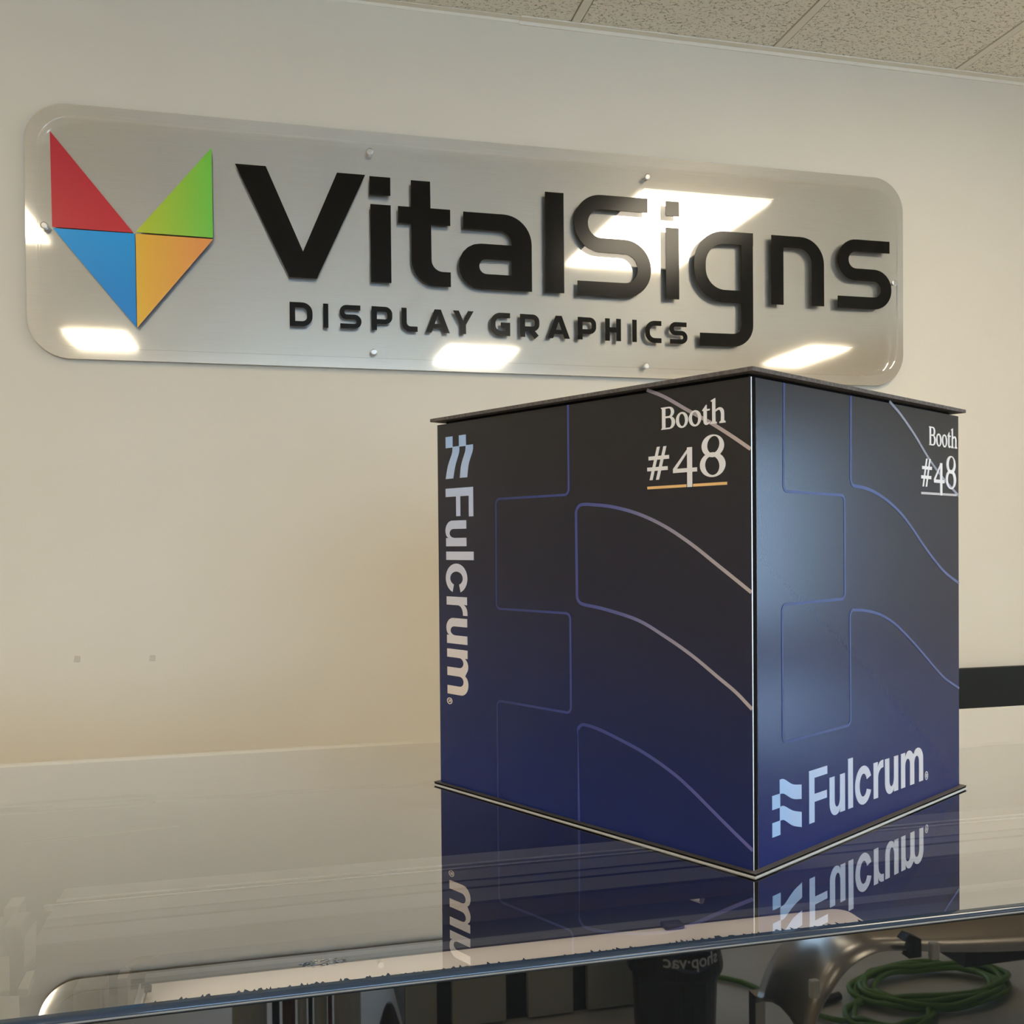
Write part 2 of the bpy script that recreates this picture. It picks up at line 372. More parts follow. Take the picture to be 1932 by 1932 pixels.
light(-4.07, -3.46, -2.1, -1.0, 'unseen ceiling light panel added at the left behind the camera to brighten the wall')  # unseen panel, added to brighten the lower left of the wall
light(-1.60, -1.0, -3.9, -3.3, 'unseen ceiling light panel added as fill at the back left, near the glazed front')  # this back row is unseen, added to lift floor, walls and ceiling
light(1.42, 2.02, -3.9, -3.3, 'unseen ceiling light panel added as fill at the back middle, near the glazed front')
light(3.86, 4.46, -3.9, -3.3, 'unseen ceiling light panel added as fill at the back right, near the glazed front')

# ------------------------------------------------------------------ wall sign
LZ = 1.2
sign = thing('wall_sign', (.63, YW, LZ+.763), 'long brushed aluminium company sign with black letters and folded four-colour triangle logo', 'sign')
def S(a, b, d): return (a, YW-d, LZ+b)           # a along wall, b height above lid, d out from wall
obj('backing_plate', MB().extrude([rrect(-.586, 1.838, .764, 1.384, .098, 14)], S, .015, .012), alu, sign)
for (x, z) in ((-.4, .87), (-.4, 1.28), (.63, .87), (.63, 1.28), (1.66, .87), (1.66, 1.28)):
    obj('spacer', MB().tube([(x, YW, LZ+z), (x, YW-.012, LZ+z)], .015, 12), print_black, sign)
obj('acrylic_panel', MB().extrude([rrect(-.5555, 1.805, .789, 1.3475, .083, 14)], S, .0335, .029, 0, 1, 2), [acr_face, acr_back, acr_edge], sign)
for x, z in ((.243,1.324), (.248,.804), (1.012,1.320), (1.005,.794), (-.540,1.079), (1.795,1.068)):
    o = obj('standoff', MB().tube([S(x, z, .015), S(x, z, .034)], .0055, 12), pin_metal, sign, smooth=False)
    obj('cap', MB().tube([S(x, z, .034), S(x, z, .0365), S(x, z, .0375)], [.0085, .0085, .006], 14), pin_metal, o)
LD0, LD1 = .0352, .0337
def letter(shapes, m=black_satin, name='letter'):
    q = MB()
    for i, lp in enumerate(shapes): q.extrude(lp, S, LD0+.00004*i, LD1)
    return obj(name, q, m, sign)
# logo triangles with thin pale rims
def tri_mat(name, axis, a, b, c0, c1): 
    # colours run across each triangle; object origin is the sign's
    return ramp_mat(name, axis, a, b, [(0, c0), (1, c1)], .35)
sx = .63; sz = .763
tris = [('red', [(-.524,1.307), (-.522,1.0765), (-.3375,1.0745)], 2, 1.1-sz, 1.3-sz, srgb(212,36,46), srgb(196,26,44)),
        ('blue', [(-.5205,1.0735), (-.3345,1.0725), (-.3335,.842)], 2, .85-sz, 1.07-sz, srgb(0,134,212), srgb(10,162,232)),
        ('green', [(-.151,1.299), (-.150,1.0745), (-.3325,1.0765)], 0, -.33-sx, -.15-sx, srgb(200,208,36), srgb(124,212,70)),
        ('orange', [(-.3325,1.0725), (-.150,1.0710), (-.3320,.842)], 0, -.33-sx, -.18-sx, srgb(250,192,48), srgb(252,162,76))]
rim = mat('rim_pale', (.72,.66,.56,1), .4)
for nm, pts, ax, a, b, c0, c1 in tris:
    o = letter([[pts]], tri_mat('logo_'+nm, ax, a, b, c0, c1), 'logo_triangle'); o['label'] = nm+' logo triangle'
# large word
R_ = rect
letter([[[(-.095,1.264), (.035,.987), (.104,.987), (.230,1.262), (.158,1.262), (.070,1.054), (-.020,1.264)]]])
letter([[R_(.2425,.2955,.986,1.188)], [R_(.241,.295,1.213,1.260)]])
letter([[[(.349,1.258), (.349,1.188), (.3145,1.188), (.3145,1.145), (.349,1.145)]+arc(.415,1.050,.066,.066,180,270)+[(.453,.984), (.453,1.0225)]+arc(.432,1.0525,.030,.030,270,180)+[(.4015,1.145), (.453,1.145), (.453,1.188), (.4005,1.188), (.400,1.258)]]])
letter([[[(.488,1.141), (.488,1.186)]+arc(.598,1.108,.078,.078,90,0)+[(.676,.983)]+arc(.5355,1.0435,.0605,.0605,270,90)+[(.6205,1.104)]+arc(.5885,1.1095,.032,.0315,0,90), [(.6195,1.0235)]+arc(.5505,1.0437,.0200,.0200,270,90)+[(.6195,1.064)]]])
letter([[R_(.7145,.767,.984,1.256)]])
letter([[ribbon(rpath([(1.011,1.2395), (.8165,1.2395), (.8165,1.1215), (1.0005,1.1205), (1.0005,1.0015), (.805,1.0010)], [.0585,.0585,.059,.058], 12), .0395)]])
letter([[R_(1.065,1.1045,.984,1.183)], [R_(1.0655,1.1055,1.216,1.257)]])
letter([[ribbon(rpath([(1.333,1.1665), (1.168,1.1665), (1.168,1.0005), (1.297,1.0005)], [.076,.076], 12), .0355)], [ribbon(rpath([(1.3140,1.1510), (1.3140,.8765), (1.167,.8755)], [.045], 10), .0365)]])
letter([[[(1.391,.985), (1.429,.985), (1.429,1.151)]+arc(1.478,1.109,.043,.042,90,0)+[(1.521,.987), (1.560,.987)]+arc(1.484,1.108,.076,.076,0,90)+[(1.391,1.184)]]])
letter([[ribbon(rpath([(1.778,1.1715), (1.6235,1.1715), (1.6235,1.0865), (1.7665,1.0855), (1.7665,1.0040), (1.605,1.0035)], [.0423,.0423,.0405,.0400], 10), .0350)]])
# small capitals
K = .0135
def cap(ch, w, h=.0615):
    k = K; c = k/2
    if ch == 'I': return [[rect(0, w, 0, h)]]
    if ch == 'D': return [[[(0,0)]+arc(w-.026, .026, .026, .026, 270, 360)+arc(w-.026, h-.026, .026, .026, 0, 90)+[(0,h)], [(k,k)]+[(k,h-k)]+arc(w-.026, h-.026, .0125, .0125, 90, 0)+arc(w-.026, .026, .0125, .0125, 360, 270)]]
    if ch == 'S':
        r = (h-k)/4-.0002; m = h/2
        return [[ribbon(rpath([(w-.003, h-c), (c, h-c), (c, m), (w-c, m), (w-c, c), (.002, c)], [r]*4, 7), k*.93)]]
    if ch == 'P': return [[rect(0, k, 0, h)], [ribbon(rpath([(0, h-c), (w-c, h-c), (w-c, h*.36), (k, h*.36)], [.0125]*2), k*.95)]]
    if ch == 'L': return [[ribbon(rpath([(c, h), (c, c), (w, c)], [.017]), k)]]
    if ch == 'A': return [[[(0,0), (k*1.12,0), (w/2, h*.74), (w-k*1.12,0), (w,0), (w/2+k*.62,h), (w/2-k*.62,h)]], [rect(w*.22, w*.78, h*.19, h*.19+k*.85)]]
    if ch == 'Y': return [[[(w/2-c,0), (w/2+c,0), (w/2+c,h*.40), (w,h), (w-k*1.15,h), (w/2,h*.56), (k*1.15,h), (0,h), (w/2-c,h*.40)]]]
    if ch == 'G': return [[ribbon(rpath([(w, h-c), (c, h-c), (c, c), (w-c, c), (w-c, h*.47), (w*.52, h*.47)], [.021,.021,0,0]), k)]]
    if ch == 'R': return [[rect(0, k, 0, h)], [ribbon(rpath([(0, h-c), (w-c, h-c), (w-c, h*.36), (k, h*.36)], [.0125]*2), k*.95)], [ribbon([(w*.50, h*.36), (w-c*1.15, 0)], k*1.05)]]
    if ch == 'H': return [[rect(0, k, 0, h)], [rect(w-k, w, 0, h)], [rect(k, w-k, h/2-c, h/2+c)]]
    if ch == 'C': return [[ribbon(rpath([(w, h-c), (c, h-c), (c, c), (w, c)], [.021,.021]), k)]]
spots = [('D',.035,.092), ('I',.119,.132), ('S',.160,.217), ('P',.243,.297), ('L',.321,.363), ('A',.385,.449), ('Y',.458,.514), ('G',.560,.614), ('R',.642,.696), ('A',.719,.782), ('P',.805,.858), ('H',.884,.930), ('I',.9635,.9765), ('C',1.002,1.050), ('S',1.074,1.129)]
for i, (ch, a, b) in enumerate(spots):
    z = .8625-.0035*(i/14)
    letter([[[(x+a, y+z) for x, y in lp] for lp in sh] for sh in cap(ch, b-a)])

# small things on the wall
putty = mat('putty', (.64,.57,.46,1), .8)
tag(obj('wall_patch', MB().extrude([[(-.495,.019), (-.4815,.018), (-.480,.033), (-.4925,.034)]], S, .0025, 0), putty, bevel=.0006), 'small square putty patch on the wall, left one of two under the sign', 'patch', 'wall patches')
tag(obj('wall_patch', MB().extrude([[(-.319,.015), (-.3045,.0145), (-.304,.029), (-.3175,.029)]], S, .0025, 0), putty, bevel=.0006), 'small square putty patch on the wall, right one of two under the sign', 'patch', 'wall patches')
tag(obj('wall_rail', MB().box(1.62, 3.6, YW-.022, YW, LZ-.2195, LZ-.0965), rail_black, bevel=.002), 'matt black horizontal rail low on the wall, seen right of the display box', 'rail')

# ------------------------------------------------------------------ large printer the box stands on
YF, YR = .6680, 1.475      # front bend and rear edge of the lid
PX0, PX1 = -.80, 1.85
prn = thing('large_format_printer', ((PX0+PX1)/2, 1.07, 0), 'wide glossy printer with clear flat lid and black front carrying the display box', 'printer')
def P(name, mb, m, parent=prn, **k): return obj(name, mb, m, parent, **k)
T = .004
P('lid_panel', MB().box(PX0, PX1, YF+.008, YR, LZ-T, LZ, 1, top=0), [lid_face, acr_back])
# rolled front edge + front panel: one bent glossy sheet
RB = .0032
prof = [(YF+.008, LZ)]+[(YF+RB-RB*math.sin(math.radians(a)), LZ-RB+RB*math.cos(math.radians(a))) for a in range(0, 91, 10)]
q = MB()
for (y, z), (y2, z2) in zip(prof, prof[1:]): q.face([(PX0, y, z), (PX1, y, z), (PX1, y2, z2), (PX0, y2, z2)])
inn = [(y+.002, z-.0008) for y, z in prof]; inn[0] = (prof[0][0], LZ-T)
for (y, z), (y2, z2) in zip(inn, inn[1:]): q.face([(PX0, y, z), (PX1, y, z), (PX1, y2, z2), (PX0, y2, z2)])
for k in (0, -1): q.face([(PX0, *prof[k]), (PX1, *prof[k]), (PX1, *inn[k]), (PX0, *inn[k])])
fp = P('rolled_edge', q, edge_blue, smooth=True)
e = fp.modifiers.new('split', 'EDGE_SPLIT'); e.split_angle = math.radians(40)
P('edge_bead', MB().box(PX0, PX1, YF-.0008, YF+.003, LZ-RB-.0012, LZ-RB), strip_grey, bevel=.0005)
P('front_lip', MB().box(PX0, PX1, YF+.0012, YF+.006, LZ-RB-.0026, LZ-RB-.0012), lip_dark)
P('front_panel', MB().box(PX0, PX1, YF, YF+.004, LZ-.42, LZ-RB-.0026), gloss_black)
jag = []; x = .46
while x > -.085:
    jag.append((x, YF+.0058+random.random()**3*.0062)); x -= random.uniform(.0006, .0024)
P('ragged_film_edge', MB().extrude([[(-.085,YF+.0034), (.46,YF+.0034)]+jag], lambda a, b, d: (a, b, LZ+d), .0002, -.0002), edge_blue)
# rear cover sheet under the lid with a slightly wavy front edge, and the moulded handle ring at the left
wav = [(x, 1.2385-.0045*(x+.05)/.3*0+.0022*math.sin(x*31)+.0016*math.sin(x*73+1)) for x in [(-.15+.02*i) for i in range(0, 101)]]
P('rear_cover', MB().extrude([[(PX1, 1.30), (PX1, YR), (PX0, YR), (PX0, 1.262), (-.15, 1.262)]+wav], lambda a, b, d: (a, b, LZ-d), .0050, .0090), cover_grey)
ro = rrect(-.70, -.148, 1.212, 1.268, .026, 8); ri = rrect(-.70, -.162, 1.221, 1.259, .018, 8)
P('handle_ring', MB().extrude([ro, ri], lambda a, b, d: (a, b, LZ-d), .0042, .0049), ring_grey)
P('crack_strip', MB().extrude([ribbon(crom([(-.262,1.092), (-.22,1.098), (-.19,1.101), (-.15,1.107), (-.11,1.112)]), .004)], lambda a, b, d: (a, b, LZ-d), .0042, .0046), ring_grey)
# body shell
P('back_panel', MB().box(PX0, PX1, YR-.02, YR, LZ-.30, LZ-.0095), well_dark)
P('end_panel', MB().box(PX0-.03, PX0, YF, YR, LZ-.42, LZ-.001), printer_white, bevel=.004)
P('end_panel', MB().box(PX1, PX1+.03, YF, YR, LZ-.42, LZ-.001), printer_white, bevel=.004)
P('base_tray', MB().box(PX0, PX1, YF+.004, YR-.02, LZ-.30, LZ-.28), well_dark)
P('rear_wall', MB().box(PX0, PX1, 1.300, 1.312, LZ-.28, LZ-.012), well_dark)
for x in (PX0+.12, PX1-.18):
    l = P('leg', MB().box(x, x+.06, .95, 1.2, .06, LZ-.42), printer_white, bevel=.004)
    obj('foot', MB().box(x-.01, x+.07, .72, 1.42, 0, .06), print_black, l, bevel=.008)
# gantry beam
P('unseen_light', MB().box(-.30, PX1-.05, 1.284, 1.299, LZ-.0106, LZ-.0092), mat('unseen_light', (.8,.8,.8,1), .5, emit=(1,.93,.84), estr=5.0))  # unseen glowing strip added under the cover to brighten the beam
P('unseen_light', MB().box(-.15, PX1-.05, 1.124, 1.150, LZ-.1395, LZ-.138), mat('unseen_bed_light', (.8,.8,.8,1), .5, emit=(1,.93,.84), estr=3.4))  # unseen glowing strip added beneath the beam to brighten the sheet
B = P('gantry_beam', MB().box(-.262, PX1, 1.118, 1.285, LZ-.138, LZ-.126), beam_mid)
obj('front_lip', MB().box(-.262, PX1, 1.116, 1.1185, LZ-.146, LZ-.126), beam_mid, B)
def bstrip(name, y0, y1, z, m, x0=-.262): return obj(name, MB().box(x0, PX1, y0, y1, LZ-.126, LZ-z), m, B)
bstrip('beam_face', 1.2440, 1.2850, .1200, beam_grey)
bstrip('rail', 1.2370, 1.2440, .1180, rail_steel)
bstrip('groove', 1.2355, 1.2370, .1240, cable_black)
bstrip('rail', 1.2325, 1.2355, .1195, beam_grey)
bstrip('groove', 1.2310, 1.2325, .1240, cable_black)
bstrip('rail', 1.2270, 1.2310, .1190, rail_steel, -.274)
bstrip('beam_face', 1.1880, 1.2270, .1210, beam_grey)
bstrip('rail', 1.1855, 1.1880, .1195, strip_grey)
bstrip('beam_face', 1.1640, 1.1855, .1215, beam_mid)
bstrip('groove', 1.1600, 1.1640, .1240, beam_dark)
bstrip('beam_face', 1.1180, 1.1600, .1225, beam_mid)
# platen deck under the beam
def dk(name, x0, x1, y0, y1, z, m, th=.01): return P(name, MB().box(x0, x1, y0, y1, LZ-z-th, LZ-z), m)
dk('platen_panel', -.175, PX1, 1.198, 1.310, .205, panel_blue)
dk('platen_panel', PX0, -.176, 1.03, 1.300, .212, panel_blue)
dk('light_strip', -.158, PX1, 1.188, 1.200, .201, strip_grey)
dk('gap_strip', -.30, PX1, 1.164, 1.188, .206, beam_dark)
dk('platen', PX0, PX1, .90, 1.164, .206, panel_blue)
P('cable', MB().tube(crom([(-.165,1.105,LZ-.150), (-.153,1.117,LZ-.150), (-.135,1.130,LZ-.150), (-.110,1.165,LZ-.150), (-.085,1.192,LZ-.150), (-.051,1.180,LZ-.150), (-.021,1.187,LZ-.150), (.067,1.189,LZ-.150), (.192,1.194,LZ-.150), (.5,1.196,LZ-.150), (.8,1.190,LZ-.150)]), .0028, 6), cable_black)
for x in (-.055, .062, .115, .34, .58, .62): P('cable_clip', MB().box(x, x+.007, 1.150, 1.183, LZ-.153, LZ-.146), bracket_grey)
P('cable_loop', MB().tube(crom([(.50,1.19,LZ-.150), (.512,1.165,LZ-.146), (.508,1.14,LZ-.150), (.515,1.12,LZ-.150)]), .005, 8), bracket_grey)
# left end mechanism
P('bracket', MB().box(-.319, -.303, 1.235, 1.272, LZ-.16, LZ-.120), bracket_grey, bevel=.002)
P('bracket', MB().box(-.308, -.290, 1.190, 1.235, LZ-.16, LZ-.126), beam_grey, bevel=.002)
P('bracket', MB().extrude([[(-.30,1.088), (-.276,1.086), (-.2545,1.001), (-.275,1.001)]], lambda a, b, d: (a, b, LZ-d), .119, .124), bracket_grey, bevel=.001)
P('bracket', MB().extrude([[(-.273,1.187), (-.275,1.142), (-.255,1.055), (-.251,1.086)]], lambda a, b, d: (a, b, LZ-d), .121, .127), beam_grey)
P('bracket', MB().extrude([[(-.242,1.043), (-.249,1.041), (-.248,1.002), (-.238,.999)]], lambda a, b, d: (a, b, LZ-d), .119, .127), bracket_grey)
P('bracket', MB().extrude([[(-.262,.992), (-.243,.987), (-.230,.937), (-.252,.938)]], lambda a, b, d: (a, b, LZ-d), .119, .124), bracket_grey, bevel=.001)
P('side_plate', MB().box(-.42, -.305, .80, 1.29, LZ-.22, LZ-.15), beam_mid)
P('side_plate', MB().box(-.62, -.43, .76, 1.28, LZ-.22, LZ-.14), beam_grey)
P('bracket', MB().box(-.214, -.184, 1.076, 1.114, LZ-.19, LZ-.158), beam_grey, bevel=.004)
P('bracket', MB().box(-.170, -.160, 1.074, 1.097, LZ-.19, LZ-.150), bracket_grey)
P('media_clamp', MB().box(-.166, -.150, 1.06, 1.136, LZ-.202, LZ-.190).box(-.157, -.155, 1.06, 1.136, LZ-.190, LZ-.184), rail_steel, bevel=.001)
P('clamp_knob', MB().tube([(-.150, 1.127, LZ-.187), (-.143, 1.127, LZ-.187)], .004, 10), cable_black)
P('media_clip', MB().box(.478, .505, 1.150, 1.170, LZ-.1974, LZ-.1915), beam_dark, bevel=.002)
# sheet of media on the platen
med = thing('print_media', (.28, 1.05, LZ-.2), 'blank cream sheet of print media on the platen, seen through the clear lid', 'paper')
out = [(-.149,.93), (.70,.93)]+[(.742,1.10), (.742,1.135)]+arc(.722,1.142,.020,.020,0,90,6)+[(-.149,1.1625)]
obj('sheet', MB().extrude([out], lambda a, b, d: (a, b, LZ-d), 0.1975, .1990), paper_mat, med)
# clear lump added near the lid's front edge to stand in for a glint
bm_ = bmesh.new(); bmesh.ops.create_icosphere(bm_, subdivisions=4, radius=1.0)
for v in bm_.verts:
    nrm = v.co.copy(); s = .75+.25*math.sin(nrm.x*9+1)*math.cos(nrm.y*7)+.12*math.sin(nrm.x*23+nrm.y*17)
    v.co = Vector((nrm.x*.020*s, nrm.y*.005*s, max(0, nrm.z)*.0022*s))
me = bpy.data.meshes.new('glint_lump'); bm_.to_mesh(me); bm_.free(); me.materials.append(sheet_mat('film', (.9,.9,.9), 1.5, .06))
me.polygons.foreach_set('use_smooth', [True]*len(me.polygons))
o = bpy.data.objects.new('glint_lump', me); C.objects.link(o); o.location = (.028, .708, LZ+.0001)
tag(o, 'small clear lump on the lid near its front edge, added to stand in for a glint', 'scrap')

# ------------------------------------------------------------------ display box
H = .46
N_ = Vector((.4136, .7863)); ya = math.radians(61.2368)
dl = Vector((-math.cos(ya), math.sin(ya))); dr = Vector((math.sin(ya), math.cos(ya)))
W1, W2, OV = .4714, .4534, .0064
ctr = N_+dl*W1/2+dr*W2/2
box = thing('display_box', (ctr.x, ctr.y, LZ), 'dark blue cube-shaped booth display box with white lettering standing on the printer lid', 'box')
def BX(a, b, d): p = N_+dl*a+dr*b; return (p.x, p.y, LZ+d)
def slab(i, z0, z1): return MB().extrude([rect(i, W1-i, i, W2-i)], BX, z1, z0)
bp_ = obj('base_plate', slab(.0008, .0012, .0033), print_black, box)
obj('metal_skin', slab(0, 0, .0012), skin_alu, bp_); obj('top_skin', slab(0, .0033, .0037), mat('dark_skin', (.085,.075,.065,1), .5), bp_)
obj('top_plate', slab(0, H-.0038, H), board_edge, box)
obj('inner_lid', slab(.0145, H-.0085, H-.0038), print_black, box)
ZP0, ZP1 = .0037, H-.0078
U1, U2 = W1-2*OV, W2-2*OV
def panel(corner, ang, u0, u1, label=None):
    """upright composite panel; own axes: x along the face, -y outwards, z up"""
    p = obj('side_panel', MB().box(u0, u1, .0016, .0078, ZP0, ZP1), print_black, box, local=True)
    p.location = Vector((corner.x, corner.y, LZ))-ORG['display_box']; p.rotation_euler = (0, 0, ang)
    ORG[p.name] = Vector((0,0,0))
    obj('printed_skin', MB().box(u0, u1, 0, .0016, ZP0, ZP1, 0, front=1), [skin_alu, box_print], p, local=True)
    if label: p['label'] = label
    return p
cl = N_+dl*(W1-OV)+dr*OV; cn = N_+dl*OV+dr*OV; cr = N_+dl*OV+dr*(W2-OV); cb = N_+dl*(W1-OV)+dr*(W2-OV)
ang = lambda d: math.atan2(d.y, d.x)
left = panel(cl, ang(-dl), 0, U1, 'left face with sideways logo')
right = panel(cn, ang(dr), .0082, U2-.0001, 'right face with upright logo')
panel(cr, ang(dl), .0079, U1-.0001); panel(cb, ang(-dr), .0079, U2-.0079)
def F(d0=0): return lambda a, b, d: (a, -d, b)
D_ = .00035
def decal(name, shapes, m, par, d=D_):
    q = MB()
    for i, lp in enumerate(shapes): q.extrude(lp, F(), d+.000012*i, .0)
    return obj(name, q, m, par, local=True)
LW = .0034
# --- line pattern
Ltop = [(.2288,ZP1), (.2288,.3553), (.1100,.3553), (.1092,.2268), (.2296,.2268), (.2296,.1187), (.1092,.1187), (.1088,ZP0)]
decal('line_pattern', [[ribbon(rpath(Ltop, .0065, 6), .0026)]], line_print, left)
mid = crom([(.4582,.2571), (.4222,.2810), (.3916,.3011), (.3594,.3188), (.3255,.3320), (.2897,.3404), (.2560,.3440)], 5)
lowr = crom([(.2510,.2372), (.2812,.2335), (.3245,.2247), (.3585,.2107), (.3908,.1948), (.4214,.1764), (.4411,.1644), (.4582,.1510)], 5)
cor1 = arc(.2490,.3345,.0095,.0095,90,180,6); cor2 = arc(.2490,.2468,.0090,.0090,180,262,6)
decal('line_pattern', [[ribbon(mid+cor1+cor2+lowr, LW)]], line_print, left)
c3 = crom([(.2570,.1086), (.2749,.1059), (.3068,.0984), (.3372,.0895), (.3684,.0769), (.3898,.0651), (.4145,.0494), (.4382,.0343), (.4582,.0222)], 5)
decal('line_pattern', [[ribbon([(.2403,ZP0), (.2397,.1000)]+arc(.2490,.0995,.0094,.0094,180,90,6)+c3, LW)]], line_print_low, left)
decal('line_pattern', [[ribbon(crom([(.3382,.4549), (.3605,.4452), (.3884,.4292), (.4131,.4157), (.4369,.4010), (.4582,.3868)], 5), LW)]], line_print_top, left)
ra = [(.1802,ZP1), (.1792,.3690)]+arc(.1872,.3680,.0080,.0085,180,265,6)+crom([(.1890,.3594), (.2080,.3582), (.2318,.3540), (.2598,.3455), (.2889,.3331), (.3152,.3177), (.3424,.2990), (.3747,.2787), (.4040,.2632), (.4404,.2500)], 5)
decal('line_pattern', [[ribbon(ra, LW)]], line_print_side, right)
rb = rpath([(.0545,ZP1), (.0528,.3502), (.1665,.3492), (.1665,.2436), (.0496,.2434), (.0496,.1131), (.1770,.1131), (.1768,.2300)], [.0065]*6, 6)[:-1]
rb2 = [(.1768,.2230)]+arc(.1840,.2238,.0072,.0076,180,90,6)+crom([(.1860,.2312), (.2103,.2291), (.2412,.2232), (.2732,.2119), (.3047,.1955), (.3416,.1737), (.3728,.1543), (.4012,.1381), (.4404,.1222)], 5)
decal('line_pattern', [[ribbon(rb+rb2, .0028)]], line_print_side, right)
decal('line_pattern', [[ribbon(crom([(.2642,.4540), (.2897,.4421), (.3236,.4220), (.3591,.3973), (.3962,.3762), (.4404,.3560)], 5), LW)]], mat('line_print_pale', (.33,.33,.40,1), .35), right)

# --- rounded sans wordmark "Fulcrum" in units where capital height = 1 and advance runs along x
def word():
    s = .195; x = lambda v: v; G = []
    A = lambda lp, dx: [[(a+dx, b) for a, b in l] for l in lp]
    G.append([[(0,0), (s,0), (s,.385), (.655,.385), (.655,.535), (s,.535), (s,.845), (.672,.845), (.672,1), (0,1)]])
    def u(dx):
        w = .60; r = .26
        return [A([[(0,.745), (0,.24)]+arc(.235,.235,.235,.255,180,275,9)+[(.33,.0), (.375,.035), (.402,.085)]+[(w-s,.09), (w-s,0), (w,0), (w,.745), (w-s,.745), (w-s,.33)]+arc(.30,.315,.105,.185,0,-90,6)+arc(.295,.27,.10,.14,-90,-180,6)+[(s,.745)]], dx)]
    G += u(.755)
    G.append(A([rect(0, s, 0, 1)], 1.480))
    cc = arc(.345,.37,.345,.395,22,338,28); ci = arc(.345,.37,.160,.235,335,25,22)
    G.append(A([cc+ci], 1.760))
    G.append(A([[(0,0), (s,0), (s,.40)]+arc(.40,.42,.205,.18,180,90,6)+[(.43,.60), (.43,.755)]+arc(.37,.56,.20,.195,90,165,5)+[(s-.01,.745), (0,.745)]], 2.535))
    G += u(3.035)
    m = [(0,0), (s,0), (s,.45)]+arc(.3125,.45,.1175,.150,180,0,10)+[(.430,0), (.630,0), (.630,.45)]+arc(.7475,.45,.1175,.150,180,0,10)+[(.865,0), (1.065,0), (1.065,.50)]+arc(.805,.50,.260,.265,0,125,11)+[(.603,.652)]+arc(.385,.50,.225,.265,48,125,7)+[(s,.650), (s,.745), (0,.745)]
    G.append(A([m], 3.765))
    G.append([[(a+5.00, b+.075) for a, b in arc(0,0,.078,.098,0,352,22)], [(a+5.00, b+.075) for a, b in arc(0,0,.058,.076,0,352,22)]])
    G.append(A([rect(-.030,-.016,.03,.12)], 5.0)); G.append(A([ribbon(rpath([(-.03,.112), (.022,.112), (.022,.078), (-.03,.078)], .010, 4), .013)], 5.0)); G.append(A([ribbon([(-.002,.078), (.024,.03)], .014)], 5.0))
    return G
def flag():
    """checkered flag mark; own units: 1 wide, 1.03 tall"""
    G = []
    G.append([rect(0,.265,.500,.750)]); G.append([rect(0,.265,.010,.265)])
    up = crom([(.250,1.0), (.40,.985), (.69,.845), (1.0,.785)], 6); lo = crom([(.250,.745), (.40,.720), (.69,.580), (1.0,.520)], 6)
    G.append([up+lo[::-1]])
    up = crom([(.250,.510), (.40,.500), (.69,.365), (1.0,.280)], 6); lo = crom([(.250,.265), (.40,.245), (.69,.090), (1.0,0)], 6)
    G.append([up+lo[::-1]]); return G
def place(G, fn): return [[[fn(a, b) for a, b in l] for l in lp] for lp in G]
ccw = lambda lp: lp
k = .0516
decal('logo_lettering', place(word(), lambda a, b: (.0956+a*k*.990, .0269+b*k)), logo_print_h, right)
decal('logo_flag', place(flag(), lambda a, b: (.0309+a*.0509, .0268+b*.0525)), logo_print_h, right)
kl = .0528
decal('logo_lettering', place(word(), lambda a, b: (.0158+b*kl, .3717-a*kl*.999)), logo_print_v, left)
decal('logo_flag', place(flag(), lambda a, b: (.0162+b*.0530, .4357-a*.0519)), logo_print_v, left)
# --- serif "Booth #48"
def booth():
    G = []
    # B
    G.append([rect(.3572,.3613,.0,.0217)]); G.append([[(.3558,0), (.3580,0), (.3580,.0016), (.3572,.0016)]]); G.append([[(.3558,.0217), (.3575,.0217), (.3575,.0203), (.3566,.0203)]])
    def bowl(x0, x1, z0, z1, t, tw):
        c = (z0+z1)/2; h = (z1-z0)/2; xs = x0+(x1-x0)*.45
        return [[(x0,z0)]+arc(xs,c,x1-xs,h,-90,90,12)+[(x0,z1)], [(x0+.0002,z1-t)]+arc(xs,c,x1-xs-tw,h-t,90,-90,12)+[(x0+.0002,z0+t)]]
    G.append(bowl(.3606,.3720,.0112,.0217,.0015,.0037)); G.append(bowl(.3606,.3732,.0,.0124,.0015,.0042))
    for cx in (.3815, .3969):
        el = lambda rx, rz, sk: [(cx+rx*math.cos(t_/36*2*math.pi)+sk*math.sin(t_/36*2*math.pi), .0073+rz*math.sin(t_/36*2*math.pi)) for t_ in range(36)]
        G.append([el(.0072,.0077,0), el(.0037,.0060,-.0004)[::-1]])
    # t
    G.append([[(.4068,.0030)]+arc(.4101,.0033,.0033,.0036,180,290,7)+[(.4139,.0012), (.4137,.0024)]+arc(.4118,.0034,.0014,.0018,290,180,6)+[(.4104,.0129), (.4138,.0131), (.4139,.0146), (.4104,.0146), (.4104,.0186), (.4096,.0186), (.4068,.0155), (.4055,.0142), (.4055,.0131), (.4068,.0131)]])
    # h
    G.append([[(.4146,0), (.4218,0), (.4218,.0013), (.4202,.0022), (.4202,.0237), (.4194,.0237), (.4152,.0220), (.4152,.0210), (.4167,.0208), (.4167,.0022), (.4146,.0013)]])
    G.append([[(.4202,.0112)]+arc(.4238,.0078,.0028,.0048,125,0,7)+[(.4264,.0022), (.4248,.0013), (.4248,0), (.4315,0), (.4315,.0013), (.4299,.0022), (.4299,.0095)]+arc(.4250,.0095,.0049,.0053,0,90,6)+[(.4225,.0142), (.4202,.0128)]])
    return G
